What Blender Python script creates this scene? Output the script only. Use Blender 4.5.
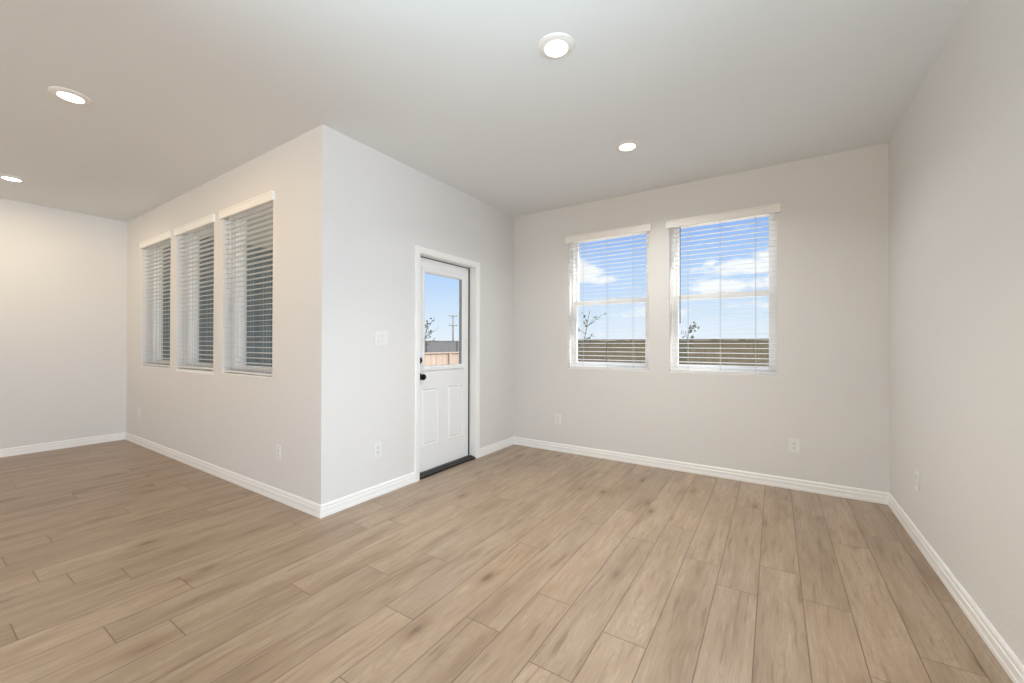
import bpy, bmesh, math, random
from mathutils import Vector, Matrix

# ------------------------------------------------------------------ camera, world, sun, exposure
S = bpy.context.scene
COL = S.collection
for o in list(bpy.data.objects):
    bpy.data.objects.remove(o)

CAM_H, YAW, PITCH, ROLL, FPX = 1.20936, -0.5747, 0.00556, 0.00171, 405.09
cam = bpy.data.cameras.new('camera')
cam.sensor_width = 36.0
cam.lens = FPX * 36.0 / 1024.0
cam.clip_start = 0.05
cam.clip_end = 600
camo = bpy.data.objects.new('camera', cam)
COL.objects.link(camo)
F = Vector((math.sin(YAW) * math.cos(PITCH), math.cos(YAW) * math.cos(PITCH), math.sin(PITCH)))
R0 = Vector((math.cos(YAW), -math.sin(YAW), 0))
U0 = R0.cross(F)
R = R0 * math.cos(ROLL) + U0 * math.sin(ROLL)
U = U0 * math.cos(ROLL) - R0 * math.sin(ROLL)
M = Matrix((R, U, -F)).transposed().to_4x4()
M.translation = Vector((0, 0, CAM_H))
camo.matrix_world = M
S.camera = camo

S.view_settings.view_transform = 'Standard'
S.view_settings.look = 'None'
S.view_settings.gamma = 1.0
S.view_settings.use_curve_mapping = False
S.view_settings.exposure = 0.05
S.cycles.max_bounces = 10
S.cycles.diffuse_bounces = 6
S.cycles.glossy_bounces = 4
S.cycles.transparent_max_bounces = 16
S.cycles.use_denoising = True
S.cycles.sample_clamp_indirect = 4.0

R_ = math.radians


class NT:
    """small helper round a node tree"""
    def __init__(self, tree):
        self.t = tree
        self.n = tree.nodes
        self.l = tree.links

    def new(self, kind, **kw):
        nd = self.n.new(kind)
        for k, v in kw.items():
            setattr(nd, k, v)
        return nd

    def put(self, sock, v):
        if hasattr(v, 'is_output') or isinstance(v, bpy.types.NodeSocket):
            self.l.new(v, sock)
        else:
            sock.default_value = v

    def math(self, op, a, b=None, c=None, clamp=False):
        nd = self.new('ShaderNodeMath', operation=op, use_clamp=clamp)
        self.put(nd.inputs[0], a)
        if b is not None:
            self.put(nd.inputs[1], b)
        if c is not None:
            self.put(nd.inputs[2], c)
        return nd.outputs[0]

    def mix(self, fac, a, b, blend='MIX'):
        nd = self.new('ShaderNodeMix', data_type='RGBA', blend_type=blend)
        self.put(nd.inputs[0], fac)
        self.put(nd.inputs[6], a)
        self.put(nd.inputs[7], b)
        return nd.outputs[2]

    def noise(self, vec, scale, detail=3.0, rough=0.5, dist=0.0):
        nd = self.new('ShaderNodeTexNoise')
        self.l.new(vec, nd.inputs['Vector'])
        nd.inputs['Scale'].default_value = scale
        nd.inputs['Detail'].default_value = detail
        nd.inputs['Roughness'].default_value = rough
        nd.inputs['Distortion'].default_value = dist
        return nd.outputs['Fac']

    def ramp(self, fac, stops):
        nd = self.new('ShaderNodeValToRGB')
        cr = nd.color_ramp
        while len(cr.elements) < len(stops):
            cr.elements.new(0.5)
        for e, (p, c) in zip(cr.elements, stops):
            e.position = p
            e.color = c if len(c) == 4 else (*c, 1)
        self.put(nd.inputs[0], fac)
        return nd.outputs[0]

    def mapr(self, v, a, b, c=0.0, d=1.0, smooth=True):
        nd = self.new('ShaderNodeMapRange', interpolation_type='SMOOTHSTEP' if smooth else 'LINEAR')
        self.put(nd.inputs[0], v)
        for i, q in enumerate((a, b, c, d)):
            nd.inputs[i + 1].default_value = q
        return nd.outputs[0]


def srgb(r, g, b):
    f = lambda c: (c / 255 / 12.92) if c / 255 <= 0.04045 else ((c / 255 + 0.055) / 1.055) ** 2.4
    return (f(r), f(g), f(b), 1)


# world: clear blue sky, paler towards the horizon, with a few cumulus clouds
W = bpy.data.worlds.new('world')
S.world = W
W.use_nodes = True
w = NT(W.node_tree)
w.n.clear()
tc = w.new('ShaderNodeTexCoord')
sep = w.new('ShaderNodeSeparateXYZ')
w.l.new(tc.outputs['Generated'], sep.inputs[0])
sx, sy, sz = sep.outputs
el = w.math('MULTIPLY', w.math('ARCSINE', sz), 180 / math.pi)
az = w.math('MULTIPLY', w.math('ARCTAN2', sx, sy), 180 / math.pi)
sky = w.ramp(w.math('DIVIDE', el, 40.0, clamp=True),
             [(0.0, srgb(230, 238, 247)), (0.12, srgb(208, 226, 247)), (0.24, srgb(180, 209, 247)),
              (0.38, srgb(144, 182, 242)), (0.7, srgb(116, 160, 234)), (1.0, srgb(96, 144, 222))])
cmb = w.new('ShaderNodeCombineXYZ')
w.put(cmb.inputs[0], w.math('MULTIPLY', az, 0.11))
w.put(cmb.inputs[1], w.math('MULTIPLY', el, 0.24))
n1 = w.noise(cmb.outputs[0], 1.6, 7.0, 0.62)
blobs = None
for (a0, e0, ra, re, st) in ((-22.6, 10.2, 3.2, 1.5, 1.0), (-20.5, 8.9, 2.6, 0.8, 0.8),
                             (-2.5, 9.3, 4.6, 1.0, 1.0), (-5.5, 7.3, 3.6, 1.0, 0.95), (-0.6, 10.6, 1.6, 1.0, 1.0),
                             (0.8, 7.4, 5.0, 0.9, 1.0), (-6.8, 10.4, 0.9, 0.8, 0.8), (-2.6, 14.3, 2.6, 0.9, 0.55),
                             (-12, 4.2, 7.0, 1.2, 0.55), (-3.0, 4.6, 4.0, 1.3, 0.6), (9, 9, 6, 3, 1.0),
                             (25, 12, 9, 4, 0.9), (-75, 16, 14, 4, 0.9), (60, 20, 12, 6, 1.0), (120, 18, 20, 7, 1.0)):
    dx = w.math('DIVIDE', w.math('SUBTRACT', az, a0), ra)
    dy = w.math('DIVIDE', w.math('SUBTRACT', el, e0), re)
    d2 = w.math('ADD', w.math('MULTIPLY', dx, dx), w.math('MULTIPLY', dy, dy))
    g = w.math('MULTIPLY', w.math('EXPONENT', w.math('MULTIPLY', d2, -0.7)), st)
    blobs = g if blobs is None else w.math('MAXIMUM', blobs, g)
cl = w.mapr(w.math('ADD', blobs, w.math('MULTIPLY', w.math('SUBTRACT', n1, 0.5), 2.2)), 0.36, 0.85)
skyc = w.mix(w.math('MULTIPLY', cl, 0.93), sky, srgb(250, 250, 252))
# sky above the window view, brightened to add light
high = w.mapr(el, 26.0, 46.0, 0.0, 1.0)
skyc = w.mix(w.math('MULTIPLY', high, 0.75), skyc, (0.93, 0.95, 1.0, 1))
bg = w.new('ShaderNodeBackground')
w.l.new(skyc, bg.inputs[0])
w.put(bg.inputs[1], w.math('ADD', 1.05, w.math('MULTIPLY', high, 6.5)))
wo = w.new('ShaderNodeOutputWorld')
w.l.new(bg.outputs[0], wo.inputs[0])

# sun: from the right of the house, high
sun = bpy.data.lights.new('sun', 'SUN')
sun.energy = 6.5
sun.angle = R_(0.6)
sun.color = (1.0, 0.95, 0.88)
suno = bpy.data.objects.new('sun', sun)
COL.objects.link(suno)
sd = Vector((0.66, 0.20, 0.70)).normalized()
suno.rotation_euler = sd.to_track_quat('Z', 'Y').to_euler()
suno.location = (20, 5, 25)


# fill lamps added in invented openings behind and right of the camera
def area(name, loc, aim, sx_, sy_, power, color, spread=180):
    a = bpy.data.lights.new(name, 'AREA')
    a.shape = 'RECTANGLE'
    a.size, a.size_y = sx_, sy_
    a.energy = power
    a.color = color
    a.spread = R_(spread)
    o = bpy.data.objects.new(name, a)
    COL.objects.link(o)
    o.location = loc
    o.rotation_euler = (Vector(aim) - Vector(loc)).to_track_quat('-Z', 'Y').to_euler()
    return o


area('rear_fill', (-2.6, -4.40, 1.25), (-2.6, 0, 1.9), 5.0, 2.3, 40, (1.0, 0.73, 0.40))
area('side_fill', (4.40, -1.6, 1.25), (0, -1.6, 1.8), 3.6, 2.3, 250, (0.66, 0.82, 1.0))

# unseen fill lamp added behind the camera, aimed up to brighten the ceiling
area('ceiling_fill', (-0.5, -0.5, 1.35), (-0.3, 0.25, 2.74), 1.8, 1.3, 28, (0.66, 0.88, 1.0), 96)

# ------------------------------------------------------------------ dimensions
XD, YP, D, XR, XS, H = -2.646, 1.648, 4.1226, 0.7295, -6.860, 2.74
YB, XE, YE = -4.3, 4.3, 1.2       # rear wall, far right wall, end of the right wall
T = 0.2
BB = 0.0893                       # baseboard height
BW = [(-1.928, -1.05), (-0.853, 0.020)]                           # back window openings
LW = [(-6.312, -5.425), (-5.250, -4.367), (-4.187, -3.310)]       # patio window openings
WZ = (0.932, 2.392)
DY, DZ = (2.570, 3.380), 2.015


# ------------------------------------------------------------------ materials
def mat(name, col=(0.8, 0.8, 0.8, 1), rough=0.5, metal=0.0, spec=0.5, bump=None, vary=None):
    m = bpy.data.materials.new(name)
    m.use_nodes = True
    t = NT(m.node_tree)
    b = t.n['Principled BSDF']
    b.inputs['Base Color'].default_value = col
    b.inputs['Roughness'].default_value = rough
    b.inputs['Metallic'].default_value = metal
    b.inputs['Specular IOR Level'].default_value = spec
    if bump or vary:
        g = t.new('ShaderNodeNewGeometry')
        if bump:
            sc, st, dist = bump
            nz = t.noise(g.outputs['Position'], sc, 3.0, 0.55)
            bp = t.new('ShaderNodeBump')
            bp.inputs['Strength'].default_value = st
            bp.inputs['Distance'].default_value = dist
            t.l.new(nz, bp.inputs['Height'])
            t.l.new(bp.outputs[0], b.inputs['Normal'])
        if vary:
            sc, amt = vary
            nz = t.noise(g.outputs['Position'], sc, 4.0, 0.6)
            c2 = tuple(c * (1 - amt) for c in col[:3]) + (1,)
            t.l.new(t.mix(nz, c2, col), b.inputs['Base Color'])
    return m


M_wall = mat('wall_paint', (0.735, 0.722, 0.70, 1), 0.62, spec=0.25, bump=(95, 0.22, 0.004), vary=(2.0, 0.02))
M_ceil = mat('ceiling_paint', (0.785, 0.805, 0.81, 1), 0.8, spec=0.15, bump=(110, 0.15, 0.003), vary=(1.5, 0.015))
M_trim = mat('trim_paint', (0.89, 0.88, 0.86, 1), 0.32, spec=0.5, vary=(6, 0.02))
M_door = mat('door_paint', (0.85, 0.85, 0.845, 1), 0.38, spec=0.5, vary=(3, 0.02))
M_vinyl = mat('white_vinyl', (0.90, 0.90, 0.885, 1), 0.35, vary=(8, 0.02))
M_slat = mat('blind_slat', (0.77, 0.77, 0.76, 1), 0.5, vary=(9, 0.02))
M_valance = mat('blind_valance', (0.89, 0.87, 0.83, 1), 0.42, vary=(5, 0.03))
M_cord = mat('ladder_cord', (0.50, 0.50, 0.49, 1), 0.8, vary=(60, 0.05))
M_plate = mat('wall_plate', (0.80, 0.79, 0.77, 1), 0.3, vary=(20, 0.02))
M_insert = mat('wall_plate_insert', (0.76, 0.75, 0.73, 1), 0.28, vary=(20, 0.02))
M_slot = mat('socket_slot', (0.09, 0.085, 0.08, 1), 0.6, vary=(40, 0.2))
M_black = mat('black_metal', (0.012, 0.012, 0.013, 1), 0.35, 0.6, vary=(30, 0.2))
M_sillblack = mat('threshold_bronze', (0.016, 0.014, 0.012, 1), 0.4, 0.3, vary=(30, 0.2))
M_seal = mat('weatherstrip', (0.05, 0.047, 0.043, 1), 0.85, vary=(40, 0.1))
M_screw = mat('screw', (0.7, 0.7, 0.68, 1), 0.35, 0.2, vary=(50, 0.05))
M_spacer = mat('glass_spacer', (0.42, 0.44, 0.46, 1), 0.4, 0.3, vary=(20, 0.05))
M_wand = mat('blind_wand', (0.16, 0.18, 0.19, 1), 0.2, vary=(20, 0.05))
M_wandw = mat('blind_wand_clear', (0.72, 0.74, 0.74, 1), 0.2, vary=(20, 0.05))
M_ring = mat('light_trim_ring', (0.82, 0.80, 0.77, 1), 0.45, vary=(20, 0.02))
M_dirt = mat('yard_soil', srgb(196, 180, 156), 0.95, vary=(0.6, 0.35), bump=(8, 0.6, 0.05))
M_roof = mat('roof_soffit', srgb(178, 184, 174), 0.8, vary=(4, 0.03))
M_conc = mat('patio_concrete', srgb(170, 168, 162), 0.9, vary=(3, 0.12))
M_pole = mat('pole_wood', srgb(112, 104, 98), 0.9, vary=(3, 0.2))
M_bark = mat('sapling_bark', srgb(70, 62, 52), 0.9, vary=(30, 0.3))
M_leaf = mat('sapling_leaf', srgb(66, 82, 48), 0.7, vary=(12, 0.35))
M_leaf2 = mat('sapling_leaf_dusty', srgb(84, 92, 70), 0.7, vary=(12, 0.35))


def glass_material():
    m = bpy.data.materials.new('window_glass')
    m.use_nodes = True
    t = NT(m.node_tree)
    t.n.clear()
    tr = t.new('ShaderNodeBsdfTransparent')
    tr.inputs[0].default_value = (0.97, 0.985, 0.98, 1)
    gl = t.new('ShaderNodeBsdfGlossy')
    gl.inputs['Roughness'].default_value = 0.02
    g = t.new('ShaderNodeNewGeometry')
    dt = t.new('ShaderNodeVectorMath', operation='DOT_PRODUCT')
    t.l.new(g.outputs['Normal'], dt.inputs[0])
    t.l.new(g.outputs['Incoming'], dt.inputs[1])
    c1 = t.math('SUBTRACT', 1.0, t.math('ABSOLUTE', dt.outputs['Value']), clamp=True)
    mx = t.new('ShaderNodeMixShader')      # thin-sheet Fresnel, the same from both faces
    t.put(mx.inputs[0], t.math('ADD', 0.004, t.math('MULTIPLY', t.math('POWER', c1, 5.0), 0.6)))
    t.l.new(tr.outputs[0], mx.inputs[1])
    t.l.new(gl.outputs[0], mx.inputs[2])
    out = t.new('ShaderNodeOutputMaterial')
    t.l.new(mx.outputs[0], out.inputs[0])
    return m


M_glass = glass_material()


def emit(name, col, st):
    m = bpy.data.materials.new(name)
    m.use_nodes = True
    t = NT(m.node_tree)
    t.n.clear()
    e = t.new('ShaderNodeEmission')
    e.inputs[0].default_value = (*col, 1)
    e.inputs[1].default_value = st
    out = t.new('ShaderNodeOutputMaterial')
    t.l.new(e.outputs[0], out.inputs[0])
    return m


M_lens = emit('light_lens', (1.0, 0.93, 0.83), 7.0)


def floor_material():
    """oak planks: uv is metres across / along one plank, the colour attribute holds three random numbers"""
    m = bpy.data.materials.new('oak_plank')
    m.use_nodes = True
    t = NT(m.node_tree)
    b = t.n['Principled BSDF']
    uv = t.new('ShaderNodeUVMap', uv_map='plank')
    at = t.new('ShaderNodeAttribute', attribute_name='rnd')
    sp = t.new('ShaderNodeSeparateXYZ')
    t.l.new(uv.outputs[0], sp.inputs[0])
    u, v = sp.outputs[0], sp.outputs[1]
    rs = t.new('ShaderNodeSeparateColor')
    t.l.new(at.outputs['Color'], rs.inputs[0])
    r1, r2, r3 = rs.outputs[0], rs.outputs[1], rs.outputs[2]
    offx = t.math('MULTIPLY', r1, 37.0)
    offy = t.math('MULTIPLY', r2, 53.0)
    wob = t.new('ShaderNodeCombineXYZ')
    t.put(wob.inputs[0], t.math('ADD', offx, t.math('MULTIPLY', u, 4.0)))
    t.put(wob.inputs[1], t.math('ADD', offy, t.math('MULTIPLY', v, 2.4)))
    bend = t.math('MULTIPLY', t.math('SUBTRACT', t.noise(wob.outputs[0], 1.0, 2.0), 0.5), 0.045)
    uu = t.math('ADD', u, bend)

    def vec(su, sv, extra=0.0):
        c = t.new('ShaderNodeCombineXYZ')
        t.put(c.inputs[0], t.math('ADD', offx, t.math('MULTIPLY', uu, su)))
        t.put(c.inputs[1], t.math('ADD', offy, t.math('MULTIPLY', v, sv)))
        c.inputs[2].default_value = extra
        return c.outputs[0]

    fine = t.noise(vec(170, 8.0), 1.0, 4.0, 0.65)
    streak = t.noise(vec(44, 2.9, 3.1), 1.0, 3.5, 0.62)
    broad = t.noise(vec(10, 1.5, 7.7), 1.0, 3.0, 0.55)
    base = t.ramp(broad, [(0.25, srgb(138, 115, 93)), (0.42, srgb(157, 135, 112)), (0.60, srgb(168, 147, 125)),
                          (0.8, srgb(177, 158, 137))])
    base = t.mix(t.mapr(streak, 0.53, 0.74, 0.0, 0.72), base, srgb(118, 93, 68))
    base = t.mix(t.mapr(streak, 0.46, 0.28, 0.0, 0.35), base, srgb(196, 176, 152))
    base = t.mix(t.mapr(fine, 0.40, 0.70, 0.0, 0.36), base, srgb(128, 104, 80))
    # cathedral figure in the middle of some planks
    wv = t.new('ShaderNodeTexWave', wave_type='RINGS', rings_direction='SPHERICAL')
    cc = t.new('ShaderNodeCombineXYZ')
    t.put(cc.inputs[0], t.math('MULTIPLY', t.math('SUBTRACT', uu, 0.09), 9.0))
    t.put(cc.inputs[1], t.math('MULTIPLY', t.math('SUBTRACT', v, t.math('MULTIPLY', r3, 1.2)), 1.5))
    t.l.new(cc.outputs[0], wv.inputs['Vector'])
    wv.inputs['Scale'].default_value = 3.4
    wv.inputs['Distortion'].default_value = 3.0
    wv.inputs['Detail'].default_value = 2.0
    fig = t.math('MULTIPLY', t.mapr(wv.outputs['Fac'], 0.62, 0.98), t.mapr(broad, 0.40, 0.62))
    base = t.mix(t.math('MULTIPLY', fig, 0.16), base, srgb(126, 102, 78))
    # knots
    vo = t.new('ShaderNodeTexVoronoi', feature='F1')
    kc = t.new('ShaderNodeCombineXYZ')
    t.put(kc.inputs[0], t.math('ADD', offx, t.math('MULTIPLY', u, 7.0)))
    t.put(kc.inputs[1], t.math('ADD', offy, t.math('MULTIPLY', v, 2.6)))
    t.l.new(kc.outputs[0], vo.inputs['Vector'])
    vo.inputs['Scale'].default_value = 1.0
    pick = t.new('ShaderNodeSeparateColor')
    t.l.new(vo.outputs['Color'], pick.inputs[0])
    has = t.mapr(pick.outputs[0], 0.50, 0.56)
    dist = t.math('ADD', vo.outputs['Distance'], t.math('MULTIPLY', t.math('SUBTRACT', streak, 0.5), 0.25))
    base = t.mix(t.math('MULTIPLY', t.mapr(dist, 0.38, 0.08, 0, 0.50), has), base, srgb(124, 98, 74))
    base = t.mix(t.math('MULTIPLY', t.mapr(dist, 0.17, 0.03, 0, 0.75), has), base, srgb(92, 70, 52))
    # plank to plank tone
    tone = t.mapr(r3, 0.0, 1.0, 0.86, 1.03, smooth=False)
    tn = t.new('ShaderNodeCombineColor')
    t.put(tn.inputs[0], tone)
    t.put(tn.inputs[1], t.math('MULTIPLY', tone, t.mapr(r1, 0, 1, 0.985, 1.01, smooth=False)))
    t.put(tn.inputs[2], t.math('MULTIPLY', tone, t.mapr(r1, 0, 1, 0.96, 1.02, smooth=False)))
    base = t.mix(1.0, base, tn.outputs[0], 'MULTIPLY')
    # bevelled joint between planks
    ln = t.new('ShaderNodeAttribute', attribute_name='size')
    ls = t.new('ShaderNodeSeparateColor')
    t.l.new(ln.outputs['Color'], ls.inputs[0])
    wdt, lgt = ls.outputs[0], t.math('MULTIPLY', ls.outputs[1], 2.0)
    eu = t.math('MINIMUM', u, t.math('SUBTRACT', wdt, u))
    ev = t.math('MINIMUM', v, t.math('SUBTRACT', lgt, v))
    e = t.math('MINIMUM', eu, ev)
    seam = t.mapr(e, 0.0008, 0.0034, 1.0, 0.0)
    base = t.mix(t.math('MULTIPLY', seam, 0.78), base, srgb(86, 68, 52))
    t.l.new(base, b.inputs['Base Color'])
    t.l.new(t.mapr(fine, 0.2, 0.8, 0.30, 0.42, smooth=False), b.inputs['Roughness'])
    b.inputs['Specular IOR Level'].default_value = 0.7
    bp = t.new('ShaderNodeBump')
    bp.inputs['Strength'].default_value = 0.25
    bp.inputs['Distance'].default_value = 0.0015
    t.l.new(t.math('SUBTRACT', t.math('MULTIPLY', fine, 0.35), seam), bp.inputs['Height'])
    t.l.new(bp.outputs[0], b.inputs['Normal'])
    return m


def fence_material(name, c1, c2):
    m = bpy.data.materials.new(name)
    m.use_nodes = True
    t = NT(m.node_tree)
    b = t.n['Principled BSDF']
    g = t.new('ShaderNodeNewGeometry')
    mp = t.new('ShaderNodeMapping')
    mp.inputs['Scale'].default_value = (14, 14, 0.9)
    t.l.new(g.outputs['Position'], mp.inputs[0])
    n = t.noise(mp.outputs[0], 1.0, 5.0, 0.6)
    t.l.new(t.mix(t.mapr(n, 0.3, 0.7), c1, c2), b.inputs['Base Color'])
    b.inputs['Roughness'].default_value = 0.9
    return m


M_fence_olive = fence_material('fence_boards_stained', srgb(88, 79, 57), srgb(106, 96, 72))
M_fence_new = fence_material('fence_boards_new', srgb(138, 122, 108), srgb(154, 138, 124))
M_fence_grey = fence_material('fence_boards_weathered', srgb(74, 74, 75), srgb(88, 88, 88))


def siding_material():
    m = bpy.data.materials.new('blue_green_siding')
    m.use_nodes = True
    t = NT(m.node_tree)
    b = t.n['Principled BSDF']
    g = t.new('ShaderNodeNewGeometry')
    n = t.noise(g.outputs['Position'], 3.0, 4.0, 0.6)
    t.l.new(t.mix(n, srgb(88, 103, 107), srgb(102, 117, 121)), b.inputs['Base Color'])
    b.inputs['Roughness'].default_value = 0.8
    return m


M_siding = siding_material()


# ------------------------------------------------------------------ mesh helpers
def box(bm, x0, x1, y0, y1, z0, z1, bev=0.0):
    x0, x1 = min(x0, x1), max(x0, x1)
    y0, y1 = min(y0, y1), max(y0, y1)
    z0, z1 = min(z0, z1), max(z0, z1)
    r = bmesh.ops.create_cube(bm, size=1.0)
    vs = r['verts']
    for v in vs:
        v.co = Vector((x0 + (v.co.x + 0.5) * (x1 - x0), y0 + (v.co.y + 0.5) * (y1 - y0), z0 + (v.co.z + 0.5) * (z1 - z0)))
    if bev > 0:
        es = list({e for v in vs for e in v.link_edges})
        bmesh.ops.bevel(bm, geom=es, offset=bev, segments=2, affect='EDGES', profile=0.7)
    return vs


def cyl(bm, p0, p1, r0, r1=None, seg=24, cap=True):
    r1 = r0 if r1 is None else r1
    p0, p1 = Vector(p0), Vector(p1)
    d = p1 - p0
    q = d.to_track_quat('Z', 'Y').to_matrix().to_4x4()
    q.translation = (p0 + p1) / 2
    return bmesh.ops.create_cone(bm, cap_ends=cap, segments=seg, radius1=r0, radius2=r1, depth=d.length, matrix=q)['verts']


def lathe(bm, prof, mtx, seg=32, close=False):
    """prof: list of (radius, height); spun about local z, placed by mtx"""
    rings = []
    for (r, z) in prof:
        if r < 1e-6:
            rings.append([bm.verts.new(mtx @ Vector((0, 0, z)))])
        else:
            rings.append([bm.verts.new(mtx @ Vector((r * math.cos(2 * math.pi * k / seg), r * math.sin(2 * math.pi * k / seg), z)))
                          for k in range(seg)])
    for a, b in zip(rings, rings[1:]):
        for k in range(seg):
            k2 = (k + 1) % seg
            if len(a) == 1 and len(b) == 1:
                continue
            if len(a) == 1:
                bm.faces.new((a[0], b[k2], b[k]))
            elif len(b) == 1:
                bm.faces.new((a[k], a[k2], b[0]))
            else:
                bm.faces.new((a[k], a[k2], b[k2], b[k]))


def obj(name, bm, m, parent=None, smooth=False):
    bmesh.ops.recalc_face_normals(bm, faces=bm.faces)
    me = bpy.data.meshes.new(name)
    bm.to_mesh(me)
    bm.free()
    me.materials.append(m)
    if smooth:
        for p in me.polygons:
            p.use_smooth = True
    o = bpy.data.objects.new(name, me)
    COL.objects.link(o)
    if parent is not None:
        o.parent = parent
    return o


def struct(name, bm, m, parent=None, smooth=False):
    o = obj(name, bm, m, parent, smooth)
    if parent is None:
        o['kind'] = 'structure'
    return o


def thing(name, label, cat, loc=(0, 0, 0), rz=0.0, group=None):
    o = bpy.data.objects.new(name, None)
    o.empty_display_size = 0.05
    COL.objects.link(o)
    o.location = loc
    o.rotation_euler = (0, 0, rz)
    o['label'] = label
    o['category'] = cat
    if group:
        o['group'] = group
    return o


def structure_root(name, loc=(0, 0, 0), rz=0.0):
    o = bpy.data.objects.new(name, None)
    o.empty_display_size = 0.05
    COL.objects.link(o)
    o.location = loc
    o.rotation_euler = (0, 0, rz)
    o['kind'] = 'structure'
    return o


def smooth_by_angle(o, ang=35):
    me = o.data
    bm = bmesh.new()
    bm.from_mesh(me)
    for f in bm.faces:
        f.smooth = True
    for e in bm.edges:
        if len(e.link_faces) == 2 and e.calc_face_angle(0) > R_(ang):
            e.smooth = False
    bm.to_mesh(me)
    bm.free()


def wall_mesh(a0, a1, holes, b0, b1, axis, z0=0.0, z1=H):
    """wall slab along one axis ('x' or 'y'), thickness b0..b1, with rectangular holes (s0, s1, z0, z1)"""
    bm = bmesh.new()
    ss = sorted({a0, a1, *[h[0] for h in holes], *[h[1] for h in holes]})
    zs = sorted({z0, z1, *[h[2] for h in holes], *[h[3] for h in holes]})
    ns, nz = len(ss) - 1, len(zs) - 1
    solid = [[not any(h[0] <= (ss[i] + ss[i + 1]) / 2 <= h[1] and h[2] <= (zs[j] + zs[j + 1]) / 2 <= h[3] for h in holes)
              for j in range(nz)] for i in range(ns)]
    cache = {}

    def V(i, j, k):
        if (i, j, k) not in cache:
            b = b0 if k == 0 else b1
            cache[i, j, k] = bm.verts.new((ss[i], b, zs[j]) if axis == 'x' else (b, ss[i], zs[j]))
        return cache[i, j, k]

    sol = lambda i, j: 0 <= i < ns and 0 <= j < nz and solid[i][j]
    for i in range(ns):
        for j in range(nz):
            if not solid[i][j]:
                continue
            for k in (0, 1):
                bm.faces.new((V(i, j, k), V(i + 1, j, k), V(i + 1, j + 1, k), V(i, j + 1, k)))
            for (di, dj, p, q) in ((-1, 0, (i, j), (i, j + 1)), (1, 0, (i + 1, j), (i + 1, j + 1)),
                                   (0, -1, (i, j), (i + 1, j)), (0, 1, (i, j + 1), (i + 1, j + 1))):
                if not sol(i + di, j + dj):
                    bm.faces.new((V(*p, 0), V(*q, 0), V(*q, 1), V(*p, 1)))
    return bm


# ------------------------------------------------------------------ room shell
PW, PL = 0.1797, 1.2
# known end joints (plank column -> y of one joint), columns counted leftwards from x = 0.650
JO = {-1: 2.723, 0: 2.182, 1: 3.155, 2: 2.370, 3: 2.603, 4: 2.280, 5: 2.473, 6: 1.644, 7: 1.337, 8: 1.725, 9: 1.404,
      10: 2.100, 11: 1.260, 12: 1.693, 13: 1.430, 14: 1.113, 15: 0.680, 16: 0.510, 17: 0.828, 18: 0.297, 19: 0.691, 20: 0.520}
random.seed(11)
me = bpy.data.meshes.new('floor')
vs, fs, uvs, rnd, siz = [], [], [], [], []
for c in range(-21, 44):
    xa, xb = 0.650 - (c + 1) * PW, 0.650 - c * PW
    x0c, x1c = max(xa, XS - 0.02), min(xb, XE + 0.02)
    if x1c - x0c < 0.002:
        continue
    j = JO.get(c, random.random() * PL)
    y = j - PL * math.ceil((j - YB) / PL)
    while y < D + 0.02:
        y0, y1 = max(y, YB - 0.02), min(y + PL, D + 0.02)
        rr = (random.random(), random.random(), random.random(), 1)
        if y1 - y0 > 0.002:
            k = len(vs)
            vs += [(x0c, y0, 0), (x1c, y0, 0), (x1c, y1, 0), (x0c, y1, 0)]
            fs.append((k, k + 1, k + 2, k + 3))
            uvs += [(x0c - xa, y0 - y), (x1c - xa, y0 - y), (x1c - xa, y1 - y), (x0c - xa, y1 - y)]
            rnd += [rr] * 4
            siz += [(PW, PL / 2, 0, 1)] * 4
        y += PL
# underside
k = len(vs)
x0c, x1c, y0, y1 = XS - 0.02, XE + 0.02, YB - 0.02, D + 0.02
vs += [(x0c, y0, -0.05), (x1c, y0, -0.05), (x1c, y1, -0.05), (x0c, y1, -0.05)]
fs.append((k + 3, k + 2, k + 1, k))
uvs += [(0.02, 0.02)] * 4
rnd += [(0.5, 0.5, 0.5, 1)] * 4
siz += [(PW, PL / 2, 0, 1)] * 4
me.from_pydata(vs, [], fs)
ul = me.uv_layers.new(name='plank')
for i, q in enumerate(uvs):
    ul.data[i].uv = q
ra = me.attributes.new('rnd', 'FLOAT_COLOR', 'CORNER')
sa = me.attributes.new('size', 'FLOAT_COLOR', 'CORNER')
for i in range(len(rnd)):
    ra.data[i].color = rnd[i]
    sa.data[i].color = siz[i]
me.materials.append(floor_material())
fl = bpy.data.objects.new('floor', me)
COL.objects.link(fl)
fl['kind'] = 'structure'

bm = bmesh.new()
box(bm, XS - T, XD, YB - T, YP + T, H, H + 0.2)
box(bm, XD, XR + T, YB - T, D + T, H, H + 0.2)
box(bm, XR + T, XE + T, YB - T, YE + T, H, H + 0.2)
struct('ceiling', bm, M_ceil)

struct('wall_back', wall_mesh(XD - T, XR + T, [(a, b, *WZ) for a, b in BW], D, D + T, 'x'), M_wall)
struct('wall_right', wall_mesh(YE + T, D, [], XR, XR + T, 'y'), M_wall)
struct('wall_left', wall_mesh(YB, YP + T, [], XS - T, XS, 'y'), M_wall)
def mitre(bm, axis, at, new):
    for v in bm.verts:
        if abs(v.co.x - at[0]) < 1e-4 and abs(v.co.y - at[1]) < 1e-4:
            v.co[axis] = new
    return bm


struct('wall_patio', mitre(wall_mesh(XS, XD, [(a, b, *WZ) for a, b in LW], YP, YP + T, 'x'), 0, (XD, YP + T), XD - T), M_wall)
struct('wall_door_side', mitre(wall_mesh(YP, D, [(DY[0], DY[1], -0.001, DZ)], XD - T, XD, 'y'), 1, (XD - T, YP), YP + T), M_wall)
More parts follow.
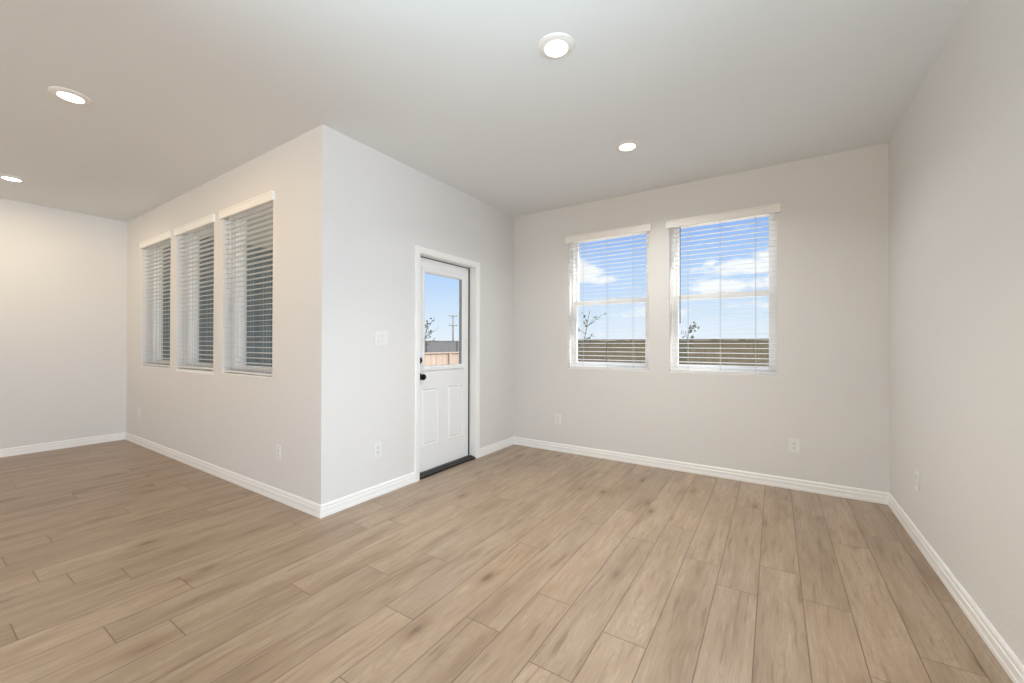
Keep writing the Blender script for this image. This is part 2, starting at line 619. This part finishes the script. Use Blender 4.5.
# unseen rear part of the room, with openings added for the fill lamps
struct('wall_rear', wall_mesh(XS - T, XE + T, [(-5.2, 0.0, 0.05, 2.45)], YB - T, YB, 'x'), M_wall)
struct('wall_far_right', wall_mesh(YB, YE + T, [(-3.5, 0.3, 0.05, 2.45)], XE, XE + T, 'y'), M_wall)
struct('wall_right_return', wall_mesh(XR, XE, [], YE, YE + T, 'x'), M_wall)

# baseboards: moulded profile (offset from wall, height), run along the wall, mitred at the corners
PROF = [(0.0005, 0.0), (0.014, 0.0), (0.014, 0.018), (0.0115, 0.026), (0.0115, 0.055), (0.0085, 0.060), (0.0085, 0.068),
        (0.0095, 0.072), (0.0075, 0.082), (0.004, BB), (0.0005, BB)]


def baseboard(name, p0, p1, nrm, m0, m1):
    """m0/m1: mitre sign at the ends: +1 convex corner (grows), -1 concave (shrinks), 0 square"""
    bm = bmesh.new()
    p0, p1, n = Vector((*p0, 0)), Vector((*p1, 0)), Vector((*nrm, 0))
    d = (p1 - p0).normalized()
    A, B = [], []
    for (o, z) in PROF:
        A.append(bm.verts.new(p0 + n * o - d * o * m0 + Vector((0, 0, z))))
        B.append(bm.verts.new(p1 + n * o + d * o * m1 + Vector((0, 0, z))))
    k = len(A)
    for i in range(k):
        j = (i + 1) % k
        bm.faces.new((A[i], A[j], B[j], B[i]))
    bm.faces.new(A)
    bm.faces.new(B[::-1])
    return struct(name, bm, M_trim)


CW = 0.057
baseboard('baseboard_left', (XS, YB), (XS, YP), (1, 0), 0, -1)
baseboard('baseboard_patio', (XS, YP), (XD, YP), (0, -1), -1, 1)
baseboard('baseboard_door_near', (XD, YP), (XD, DY[0] - CW), (1, 0), 1, 0)
baseboard('baseboard_door_far', (XD, DY[1] + CW), (XD, D), (1, 0), 0, -1)
baseboard('baseboard_back', (XD, D), (XR, D), (0, -1), -1, -1)
baseboard('baseboard_right', (XR, D), (XR, YE), (-1, 0), -1, 0)


# ------------------------------------------------------------------ windows (structure)
def window(name, x0, x1, ywall, hung, sill_face):
    """opening x0..x1 in a wall whose room face is y = ywall; the outside is +y"""
    z0, z1 = WZ
    root = structure_root(name, ((x0 + x1) / 2, ywall, z0))
    hw, hh = (x1 - x0) / 2, z1 - z0
    w0 = 0.026
    zs = 0.012
    ya, yb = (0.095, 0.175)
    bm = bmesh.new()     # outer vinyl frame
    e = 0.0005
    box(bm, -hw + e, -hw + w0, ya, yb, zs, hh - e)
    box(bm, hw - w0, hw - e, ya, yb, zs, hh - e)
    box(bm, -hw + w0, hw - w0, ya, yb, zs, zs + 0.03)
    box(bm, -hw + w0, hw - w0, ya, yb, hh - 0.010, hh - e)
    obj('window_frame', bm, M_vinyl, root)
    bm = bmesh.new()
    box(bm, -hw + e, hw - e, -0.002, ya + 0.004, e, zs, 0.0015)
    if sill_face:
        box(bm, -hw + e, hw - e, -0.004, -0.0003, -0.016, zs, 0.0015)
    obj('window_sill', bm, M_trim, root)
    st = 0.034

    def sash(y0, y1, za, zb, top=0.034, bot=0.034):
        bm = bmesh.new()
        a, b = -hw + w0, hw - w0
        box(bm, a, a + st, y0, y1, za, zb, 0.002)
        box(bm, b - st, b, y0, y1, za, zb, 0.002)
        box(bm, a + st, b - st, y0, y1, za, za + bot, 0.002)
        box(bm, a + st, b - st, y0, y1, zb - top, zb, 0.002)
        s = obj('window_sash', bm, M_vinyl, root)
        bm = bmesh.new()
        ym = (y0 + y1) / 2
        box(bm, a + st - 0.004, b - st + 0.004, ym - 0.002, ym + 0.002, za + bot - 0.004, zb - top + 0.004)
        obj('window_pane', bm, M_glass, s)

    if hung:
        zm = 1.664 - z0
        sash(0.140, 0.168, zm - 0.02, hh - 0.010, 0.016, 0.04)       # upper, outside
        sash(0.104, 0.134, zs + 0.03, zm + 0.025, 0.05, 0.036)     # lower, inside
        bm = bmesh.new()
        box(bm, -0.04, 0.04, 0.106, 0.126, zm + 0.025, zm + 0.036, 0.003)
        obj('window_latch', bm, M_vinyl, root)
    else:
        sash(0.125, 0.160, zs + 0.03, hh - 0.010, 0.034, 0.034)
    return root


n = 0
for (a, b) in BW:
    n += 1
    window('window_%d' % n, a, b, D, True, False)
for i, (a, b) in enumerate(LW):
    n += 1
    window('window_%d' % n, a, b, YP, False, i == 1)


# ------------------------------------------------------------------ venetian blinds
def blind(label, x0, x1, ywall, lift, wand, tilt, wmat, wand_x, sag=0.0):
    root = thing('venetian_blind', label, 'blind', ((x0 + x1) / 2, ywall, WZ[0]), 0, 'white venetian blinds')
    hw = (x1 - x0) / 2
    zt = WZ[1] - WZ[0]
    # valance with a small crown and short returns at the ends
    bm = bmesh.new()
    v = hw + 0.026
    prof = [(-0.0006, 1.398), (-0.019, 1.398), (-0.021, 1.402), (-0.021, 1.452), (-0.024, 1.458), (-0.024, 1.470), (-0.0006, 1.470)]
    A = [bm.verts.new((-v, y, z)) for y, z in prof]
    B = [bm.verts.new((v, y, z)) for y, z in prof]
    for i in range(len(A)):
        j = (i + 1) % len(A)
        bm.faces.new((A[i], A[j], B[j], B[i]))
    bm.faces.new(A)
    bm.faces.new(B[::-1])
    obj('valance', bm, M_valance, root)
    bm = bmesh.new()
    box(bm, -hw + 0.006, hw - 0.006, 0.006, 0.060, zt - 0.042, zt - 0.002, 0.002)
    obj('headrail', bm, M_slat, root)
    # slats
    bm = bmesh.new()
    z = 0.062 + lift
    L = hw - 0.008
    while z < zt - 0.058:
        ca, sa_ = math.cos(tilt), math.sin(tilt)
        for_c = []
        for k in range(5):           # gently crowned section
            s = (k / 4 - 0.5) * 0.0485
            cr = 0.0016 * (1 - (2 * (k / 4 - 0.5)) ** 2)
            for_c.append((0.034 + s * ca - cr * sa_, z + s * sa_ + cr * ca))
        th = 0.0017
        rings = []
        for xx in (-L, L):
            top = [bm.verts.new((xx, y, zz + th / 2)) for y, zz in for_c]
            bot = [bm.verts.new((xx, y, zz - th / 2)) for y, zz in for_c]
            rings.append(top + bot[::-1])
        A, B = rings
        for i in range(10):
            j = (i + 1) % 10
            bm.faces.new((A[i], A[j], B[j], B[i]))
        bm.faces.new(A)
        bm.faces.new(B[::-1])
        z += 0.0443
    obj('slats', bm, M_slat, root)
    bm = bmesh.new()
    for sx_ in (0,):
        vs_ = box(bm, -L, L, 0.009, 0.059, 0.0155 + lift, 0.031 + lift, 0.003)
    for v_ in bm.verts:
        v_.co.z += sag * v_.co.x
    obj('bottom_rail', bm, M_slat, root)
    for dx in (-0.277, 0.0, 0.277):
        bm = bmesh.new()
        zt2 = zt - 0.042
        for yy in (0.0085, 0.0595):
            cyl(bm, (dx, yy, 0.025 + lift), (dx, yy, zt2), 0.0009, seg=6)
        cyl(bm, (dx + 0.006, 0.034, 0.03 + lift), (dx + 0.006, 0.034, zt2), 0.0008, seg=6)
        obj('ladder_cord', bm, M_cord, root)
    if wand:
        bm = bmesh.new()
        cyl(bm, (wand_x, 0.000, 0.485), (wand_x, 0.003, zt - 0.03), 0.0042, seg=10)
        cyl(bm, (wand_x, 0.000, 0.475), (wand_x, 0.000, 0.505), 0.0058, 0.0048, seg=10)
        wd = obj('tilt_wand', bm, wmat, root, True)
    return root


TI = R_(4.5)
blind('white two-inch blind over the back window nearer the glazed door', *BW[0], D, 0.0, False, TI, M_wand, 0)
blind('white blind with dark tilt wand over the back window beside the right wall', *BW[1], D, 0.0, True, TI, M_wand, -0.756 + 0.4165)
blind('white blind over the leftmost patio window, nearest the far left wall', *LW[0], YP, 0.004, False, TI, M_wand, 0)
blind('white blind over the middle of the three patio windows, rail just above a white sill', *LW[1], YP, 0.014, False, TI, M_wand, 0, 0.004)
blind('white blind with pale tilt wand over the patio window nearest the wall corner', *LW[2], YP, 0.004, True, TI, M_wandw, -4.046 + 3.7485, -0.006)

# ------------------------------------------------------------------ door
door = structure_root('door_1', (XD, 0, 0))
S0 = -0.080          # room face of the slab, from the wall face


def door_slab():
    bm = bmesh.new()
    ys = [2.578, 2.678, 2.906, 3.038, 3.268, 3.354]
    zs = [0.028, 0.255, 0.792, 0.962, 1.914, 2.003]
    th = 0.044
    V = {}
    for i, y in enumerate(ys):
        for j, z in enumerate(zs):
            for k in (0, 1):
                V[i, j, k] = bm.verts.new((S0 - k * th, y, z))
    lite = [(1, 3), (2, 3), (3, 3)]
    pan = [(1, 1), (3, 1)]
    pf = []
    for i in range(len(ys) - 1):
        for j in range(len(zs) - 1):
            if (i, j) in lite:
                continue
            for k in (0, 1):
                f = bm.faces.new((V[i, j, k], V[i + 1, j, k], V[i + 1, j + 1, k], V[i, j + 1, k]))
                if (i, j) in pan and k == 0:
                    pf.append(f)
    def side(a, b):
        bm.faces.new((V[(*a, 0)], V[(*b, 0)], V[(*b, 1)], V[(*a, 1)]))
    ni, nj = len(ys) - 1, len(zs) - 1
    for i in range(ni):
        side((i, 0), (i + 1, 0)); side((i, nj), (i + 1, nj))
    for j in range(nj):
        side((0, j), (0, j + 1)); side((ni, j), (ni, j + 1))
    for i in (1, 2, 3):
        side((i, 3), (i + 1, 3)); side((i, 4), (i + 1, 4))
    side((1, 3), (1, 4)); side((4, 3), (4, 4))
    bmesh.ops.recalc_face_normals(bm, faces=bm.faces)
    # stamped panels: raised bead, cove, then raised field
    for (th_, dp) in ((0.008, 0.004), (0.010, -0.010), (0.006, 0.0), (0.022, 0.008)):
        bmesh.ops.inset_individual(bm, faces=pf, thickness=th_, depth=dp)
    return bm


sl = obj('door_slab', door_slab(), M_door, door)
# lite frame and glass
bm = bmesh.new()
LY, LZ = (2.672, 3.286), (0.953, 1.924)
GY, GZ = (2.712, 3.246), (1.000, 1.874)


def frame_ring(bm, xa, xb, oy, oz, iy, iz, slope):
    """picture-frame ring, mitred, with a sloping inner edge"""
    def loop(x, yy, zz):
        return [bm.verts.new((x, y, z)) for y, z in ((yy[0], zz[0]), (yy[1], zz[0]), (yy[1], zz[1]), (yy[0], zz[1]))]
    b = loop(xa, oy, oz)
    t1 = loop(xb, (oy[0] + 0.006, oy[1] - 0.006), (oz[0] + 0.006, oz[1] - 0.006))
    t2 = loop(xb, (iy[0] - slope, iy[1] + slope), (iz[0] - slope, iz[1] + slope))
    i1 = loop(xa + (xb - xa) * 0.3, iy, iz)
    i0 = loop(xa, iy, iz)
    rings = [b, t1, t2, i1, i0, b]
    for p, q in zip(rings, rings[1:]):
        for k in range(4):
            k2 = (k + 1) % 4
            bm.faces.new((p[k], p[k2], q[k2], q[k]))


frame_ring(bm, S0 + 0.0004, S0 + 0.013, LY, LZ, GY, GZ, 0.014)
obj('lite_frame', bm, M_door, door)
bm = bmesh.new()
for y_ in (GY[0] - 0.008, GY[1]):
    box(bm, S0 - 0.034, S0, y_, y_ + 0.008, GZ[0], GZ[1])
for z_ in (GZ[0] - 0.008, GZ[1]):
    box(bm, S0 - 0.034, S0, GY[0], GY[1], z_, z_ + 0.008)
obj('glass_spacer', bm, M_spacer, door)
bm = bmesh.new()
box(bm, S0 - 0.024, S0 - 0.020, GY[0] - 0.03, GY[1] + 0.03, GZ[0] - 0.03, GZ[1] + 0.03)
obj('door_glass', bm, M_glass, door)
# jambs and stop, black weatherstrip
bm = bmesh.new()
box(bm, -0.199, -0.0005, DY[0] - 0.0, DY[0] + 0.0035, 0.0, DZ)
box(bm, -0.199, -0.0005, DY[1] - 0.0035, DY[1] - 0.0, 0.0, DZ)
box(bm, -0.199, -0.0005, DY[0] + 0.0035, DY[1] - 0.0035, DZ - 0.0005, DZ - 0.003)
obj('door_jamb', bm, M_trim, door)
bm = bmesh.new()
box(bm, S0 - 0.05, S0 + 0.001, 3.3545, DY[1] - 0.0037, 0.030, 2.0118)
box(bm, S0 - 0.05, S0 + 0.001, 2.578, 3.3545, 2.0035, 2.0118)
obj('weatherstrip', bm, M_seal, door)
# casing with a stepped profile
bm = bmesh.new()
CP = [(0.0, 0.0005), (0.0, 0.010), (0.006, 0.012), (0.014, 0.0125), (0.018, 0.0155), (0.046, 0.0175), (0.052, 0.0175), (CW, 0.014), (CW, 0.0005)]


def casing(bm):
    cols = []
    for (o, h) in CP:
        pts = [(h, DY[0] - o, 0.0), (h, DY[0] - o, DZ + o), (h, DY[1] + o, DZ + o), (h, DY[1] + o, 0.0)]
        cols.append([bm.verts.new(p) for p in pts])
    for p, q in zip(cols, cols[1:] + cols[:1]):
        for k in range(3):
            bm.faces.new((p[k], p[k + 1], q[k + 1], q[k]))
    bm.faces.new([c[0] for c in cols])
    bm.faces.new([c[3] for c in cols][::-1])


casing(bm)
obj('door_casing', bm, M_trim, door)
# threshold
bm = bmesh.new()
pr = [(-0.19, 0.001), (-0.19, 0.020), (-0.075, 0.024), (-0.060, 0.028), (-0.040, 0.028), (-0.022, 0.020), (-0.002, 0.019), (0.004, 0.012), (0.004, 0.001)]
A = [bm.verts.new((x, DY[0] + 0.004, z)) for x, z in pr]
B = [bm.verts.new((x, DY[1] - 0.004, z)) for x, z in pr]
for i in range(len(A)):
    j = (i + 1) % len(A)
    bm.faces.new((A[i], A[j], B[j], B[i]))
bm.faces.new(A)
bm.faces.new(B[::-1])
obj('threshold', bm, M_sillblack, door)
# knob and deadbolt thumb turn
mk = Matrix.Translation((S0, 2.652, 0.905)) @ Matrix.Rotation(R_(90), 4, 'Y')
bm = bmesh.new()
lathe(bm, [(0, 0.0), (0.033, 0.0), (0.033, 0.004), (0.029, 0.009), (0.014, 0.011), (0.012, 0.030), (0.020, 0.036), (0.0275, 0.045),
           (0.0285, 0.054), (0.024, 0.063), (0.012, 0.067), (0, 0.0675)], mk)
k_ = obj('door_knob', bm, M_black, door)
smooth_by_angle(k_)
mk = Matrix.Translation((S0, 2.650, 1.055)) @ Matrix.Rotation(R_(90), 4, 'Y')
bm = bmesh.new()
lathe(bm, [(0, 0.0), (0.031, 0.0), (0.031, 0.004), (0.026, 0.012), (0.010, 0.013), (0, 0.013)], mk)
db = obj('deadbolt', bm, M_black, door)
smooth_by_angle(db)
bm = bmesh.new()
box(bm, S0 + 0.013, S0 + 0.030, 2.646, 2.654, 1.038, 1.072, 0.002)
obj('thumb_turn', bm, M_black, db)


# ------------------------------------------------------------------ outlets and switches
def plate_root(name, label, cat, p, rz, group=None):
    return thing(name, label, cat, p, rz, group)


def build_plate(root, w_, h_):
    bm = bmesh.new()
    box(bm, -w_ / 2, w_ / 2, -0.0055, -0.0002, -h_ / 2, h_ / 2, 0.0022)
    obj('wall_plate', bm, M_plate, root)


def outlet(label, p, rz, duplex=True):
    """local -y points into the room"""
    root = plate_root('power_outlet', label, 'outlet', p, rz, 'wall outlets')
    build_plate(root, 0.072, 0.116)
    if duplex:
        for s in (-1, 1):
            bm = bmesh.new()
            cz = s * 0.0195
            vs_ = cyl(bm, (0, -0.0080, cz), (0, -0.0045, cz), 0.0172, seg=28)
            for v in vs_:
                v.co.z = cz + max(-0.0138, min(0.0138, v.co.z - cz))
            rc = obj('receptacle', bm, M_insert, root)
            bm = bmesh.new()
            for (dx, hh) in ((-0.0063, 0.0080), (0.0063, 0.0066)):
                box(bm, dx - 0.0011, dx + 0.0011, -0.0084, -0.0070, cz + 0.003 - hh / 2, cz + 0.003 + hh / 2)
            cyl(bm, (0, -0.0084, cz - 0.0075), (0, -0.0070, cz - 0.0075), 0.0026, seg=12)
            obj('socket_slots', bm, M_slot, rc)
        bm = bmesh.new()
        cyl(bm, (0, -0.0066, 0), (0, -0.0050, 0), 0.0034, seg=14)
        obj('screw', bm, M_screw, root)
    else:
        bm = bmesh.new()
        box(bm, -0.0165, 0.0165, -0.0078, -0.0045, -0.0335, 0.0335, 0.0012)
        rc = obj('receptacle', bm, M_insert, root)
        for cz in (-0.018, 0.018):
            bm = bmesh.new()
            for (dx, hh) in ((-0.0063, 0.0075), (0.0063, 0.0062)):
                box(bm, dx - 0.001, dx + 0.001, -0.0082, -0.0070, cz + 0.002 - hh / 2, cz + 0.002 + hh / 2)
            cyl(bm, (0, -0.0082, cz - 0.0072), (0, -0.0070, cz - 0.0072), 0.0023, seg=12)
            obj('socket_slots', bm, M_slot, rc)
        for s in (-1, 1):
            bm = bmesh.new()
            cyl(bm, (0, -0.0066, s * 0.0485), (0, -0.0050, s * 0.0485), 0.003, seg=14)
            obj('screw', bm, M_screw, root)
    return root


outlet('white outlet low on the wall left of the glazed door, below the switch', (XD, 2.124, 0.366), R_(90))
outlet('small white outlet low on the back wall, left of both windows', (-2.050, D, 0.360), 0)
outlet('white outlet low on the back wall, right of both windows', (0.137, D, 0.365), 0)
outlet('white outlet low on the right wall near the back corner', (XR, 3.408, 0.384), R_(-90))
outlet('white outlet low beneath the patio windows, close to the outer wall corner', (-3.204, YP, 0.369), 0, False)
outlet('faint outlet beneath the leftmost patio window by the far left corner', (-6.377, YP, 0.378), 0)

sw = thing('light_switch', 'white two-gang switch plate on the wall left of the glazed door', 'switch', (XD, 2.153, 1.250), R_(90))
build_plate(sw, 0.118, 0.116)
for s in (-1, 1):
    bm = bmesh.new()
    vs_ = box(bm, s * 0.023 - 0.0165, s * 0.023 + 0.0165, -0.0085, -0.0045, -0.0335, 0.0335, 0.001)
    for v in bm.verts:           # rocker tips in at the top
        if v.co.y < -0.006:
            v.co.y += 0.0025 * (v.co.z / 0.0335) * (1 if s < 0 else -1)
    obj('rocker', bm, M_insert, sw)
    for q in (-1, 1):
        bm = bmesh.new()
        cyl(bm, (s * 0.023, -0.0066, q * 0.0485), (s * 0.023, -0.0050, q * 0.0485), 0.003, seg=14)
        obj('screw', bm, M_screw, sw)


# ------------------------------------------------------------------ recessed ceiling lights
def ceiling_light(label, x, y, power, color, spread=180):
    root = thing('recessed_light', label, 'ceiling light', (x, y, H), 0, 'recessed ceiling lights')
    bm = bmesh.new()
    I = Matrix.Identity(4)
    lathe(bm, [(0.094, -0.0003), (0.094, -0.003), (0.090, -0.006), (0.066, -0.0125), (0.060, -0.0125), (0.059, -0.006)], I, 48)
    o = obj('trim_ring', bm, M_ring, root)
    smooth_by_angle(o)
    bm = bmesh.new()
    lathe(bm, [(0.0588, -0.0085), (0.050, -0.0115), (0.030, -0.0140), (0, -0.0150)], I, 40)
    obj('lens', bm, M_lens, root, True)
    a = bpy.data.lights.new('lamp', 'AREA')
    a.shape = 'DISK'
    a.size = 0.12
    a.energy = power
    a.spread = R_(spread)
    a.color = color
    lo = bpy.data.objects.new('lamp', a)
    COL.objects.link(lo)
    lo.parent = root
    lo.location = (0, 0, -0.020)
    return root


ceiling_light('largest round recessed ceiling light, top centre of the room', -0.940, 1.865, 14, (1.0, 0.93, 0.80), 115)
ceiling_light('round recessed ceiling light near the back windows', -0.950, 3.100, 17, (0.98, 0.98, 0.97), 150)
ceiling_light('recessed ceiling light in front of the three patio windows, upper left', -3.655, 0.612, 8.5, (1.0, 0.68, 0.32))
ceiling_light('recessed ceiling light above the far left wall, cut by the picture edge', -5.945, 0.622, 10.5, (1.0, 0.80, 0.54))

# ------------------------------------------------------------------ outdoors
bm = bmesh.new()
box(bm, -130, 60, -40, 140, -0.62, -0.45)
struct('ground', bm, M_dirt)
bm = bmesh.new()
box(bm, XS, XD - T, YP + T, D + 0.25, -0.44, -0.06)
struct('patio_slab', bm, M_conc)
bm = bmesh.new()
box(bm, XS - T, XD - T, YP + T, D + 0.25, 2.74, 2.94)
struct('patio_roof', bm, M_roof)
# wing wall with board and batten siding closing the patio on the left
bm = bmesh.new()
box(bm, XS - T, XS, YP + T, D + 0.2, -0.44, 2.74)
yy = YP + T + 0.15
while yy < D + 0.1:
    box(bm, XS, XS + 0.008, yy, yy + 0.045, -0.05, 2.735)
    yy += 0.2
struct('wall_wing', bm, M_siding)


def fence(name, label, p0, p1, ztop, zbot, mt, pitch=0.146, post_gap=2.4, rails=True, tall=0.0):
    """board fence from p0 to p1; boards, rails, cap, posts"""
    p0, p1 = Vector((*p0, 0)), Vector((*p1, 0))
    L = (p1 - p0).length
    ang = math.atan2(p1.y - p0.y, p1.x - p0.x)
    root = thing(name, label, 'fence', (p0.x, p0.y, zbot), ang)
    h = ztop - zbot
    rnd_ = random.Random(int(L * 100))
    bm = bmesh.new()
    x = 0.0
    while x < L:
        dz = rnd_.uniform(-0.006, 0.006)
        k = 0.004 if int(x / pitch + 0.5) % 2 else -0.004
        box(bm, x - 0.008, x + pitch + 0.008, k - 0.0035, k + 0.0035, 0.03, h - 0.03 + dz)
        x += pitch
    obj('boards', bm, mt, root)
    if rails:
        for z in (0.3, h * 0.55, h - 0.25):
            bm = bmesh.new()
            box(bm, 0, L, 0.010, 0.048, z, z + 0.085)
            obj('rail', bm, mt, root)
    bm = bmesh.new()
    box(bm, 0, L, -0.045, 0.055, h - 0.022, h + 0.012)
    obj('cap_rail', bm, mt, root)
    x = 0.05
    while x < L:
        bm = bmesh.new()
        box(bm, x, x + 0.09, -0.075, -0.012, 0.0, h - 0.03 + tall, 0.004)
        obj('fence_post', bm, mt, root)
        x += post_gap
    return root


fence('wooden_fence', 'tall olive-brown board fence beyond the back windows', (-9.6, 13.0), (9.0, 13.0), 1.355, -0.45, M_fence_olive)
fence('wooden_fence', 'low fresh tan wooden fence seen through the door glass', (-10.0, 1.5), (-10.0, 15.0), 0.885, -0.45, M_fence_new)
fence('wooden_fence', 'grey weathered fence rising behind the low tan one, through the door glass', (-20.0, 4.0), (-20.0, 32.0), 1.41, -0.45, M_fence_grey, post_gap=3.2)


def sapling(label, x, y, zt, spread, seed, nb, leafm, leaf=0.045, lean=(0, 0), nl=7):
    rd = random.Random(seed)
    zb = -0.45
    root = thing('young_tree', label, 'tree', (x, y, zb))
    hgt = zt - zb
    bm = bmesh.new()
    tips = []
    prev = Vector((0, 0, 0))
    N = 7
    trunk = [prev.copy()]
    for i in range(1, N + 1):
        f = i / N
        p = Vector((lean[0] * f * f + rd.uniform(-.02, .02), lean[1] * f * f + rd.uniform(-.02, .02), hgt * f * 0.93))
        cyl(bm, trunk[-1], p, 0.028 * (1 - 0.75 * (f - 1 / N)), 0.028 * (1 - 0.75 * f), seg=7)
        trunk.append(p)
    for b in range(nb):
        f = rd.uniform(0.45, 0.98)
        k = min(N - 1, int(f * N))
        st = trunk[k].lerp(trunk[k + 1], f * N - k)
        a = rd.uniform(0, 2 * math.pi)
        ln = spread * rd.uniform(0.5, 1.0) * (1.25 - f * 0.6)
        pts = [st]
        for s in range(1, 5):
            g = s / 4
            pts.append(st + Vector((math.cos(a) * ln * g, math.sin(a) * ln * g, ln * (0.9 * g - 0.15 * g * g) + rd.uniform(-.02, .02))))
            if pts[-1].z > hgt:
                pts[-1].z = hgt - rd.uniform(0, 0.06)
        for s in range(4):
            cyl(bm, pts[s], pts[s + 1], 0.009 * (1 - s * 0.18), 0.009 * (0.82 - s * 0.18), seg=5)
        tips.append(pts)
    obj('branches', bm, M_bark, root)
    bm = bmesh.new()
    for pts in tips:
        for q in range(nl):
            s = rd.uniform(1.0, 4.0)
            k = min(3, int(s))
            c = pts[k].lerp(pts[k + 1], s - k) + Vector((rd.uniform(-.04, .04), rd.uniform(-.04, .04), rd.uniform(-.04, .04)))
            d = Vector((rd.uniform(-1, 1), rd.uniform(-1, 1), rd.uniform(-.6, .6))).normalized() * leaf
            e = d.cross(Vector((rd.uniform(-1, 1), rd.uniform(-1, 1), rd.uniform(-1, 1)))).normalized() * leaf * 0.42
            m_ = c + d * 0.5 + e.cross(d).normalized() * leaf * 0.08
            v0, v1, v2, v3 = (bm.verts.new(c), bm.verts.new(m_ + e), bm.verts.new(c + d), bm.verts.new(m_ - e))
            bm.faces.new((v0, v1, v2))
            bm.faces.new((v0, v2, v3))
    fo = obj('foliage', bm, leafm, root)
    fo['kind'] = 'stuff'
    return root


sapling('thin bare-branched sapling before the fence, seen through the left back window', -5.05, 11.6, 2.40, 0.75, 5, 9, M_leaf, 0.07, (0.35, 0), 9)
sapling('small leafy sapling before the fence, seen through the right back window', -1.95, 11.6, 1.82, 0.42, 9, 12, M_leaf2, 0.075, (0.05, 0), 6)
sapling('slender sapling above the tan fence, seen through the door glass', -9.2, 9.0, 2.05, 0.7, 3, 10, M_leaf, 0.075, (0.1, 0.2), 5)

up = thing('utility_pole', 'distant utility pole with two crossarms, seen through the door glass', 'pole', (-59.9, 68.4, -0.45), R_(41))
bm = bmesh.new()
cyl(bm, (0, 0, 0), (0, 0, 8.0), 0.20, 0.14, seg=12)
obj('pole_shaft', bm, M_pole, up, True)
for z, hw_ in ((7.7, 0.95), (5.6, 0.95)):
    bm = bmesh.new()
    box(bm, -hw_, hw_, -0.22, -0.10, z, z + 0.16, 0.01)
    ca = obj('crossarm', bm, M_pole, up)
    for xx in (-hw_ + 0.1, hw_ - 0.1):
        bm = bmesh.new()
        lathe(bm, [(0.03, 0), (0.07, 0.03), (0.05, 0.08), (0.07, 0.12), (0.03, 0.2), (0, 0.2)], Matrix.Translation((xx, -0.16, z + 0.16)), 10)
        obj('insulator', bm, M_pole, ca)
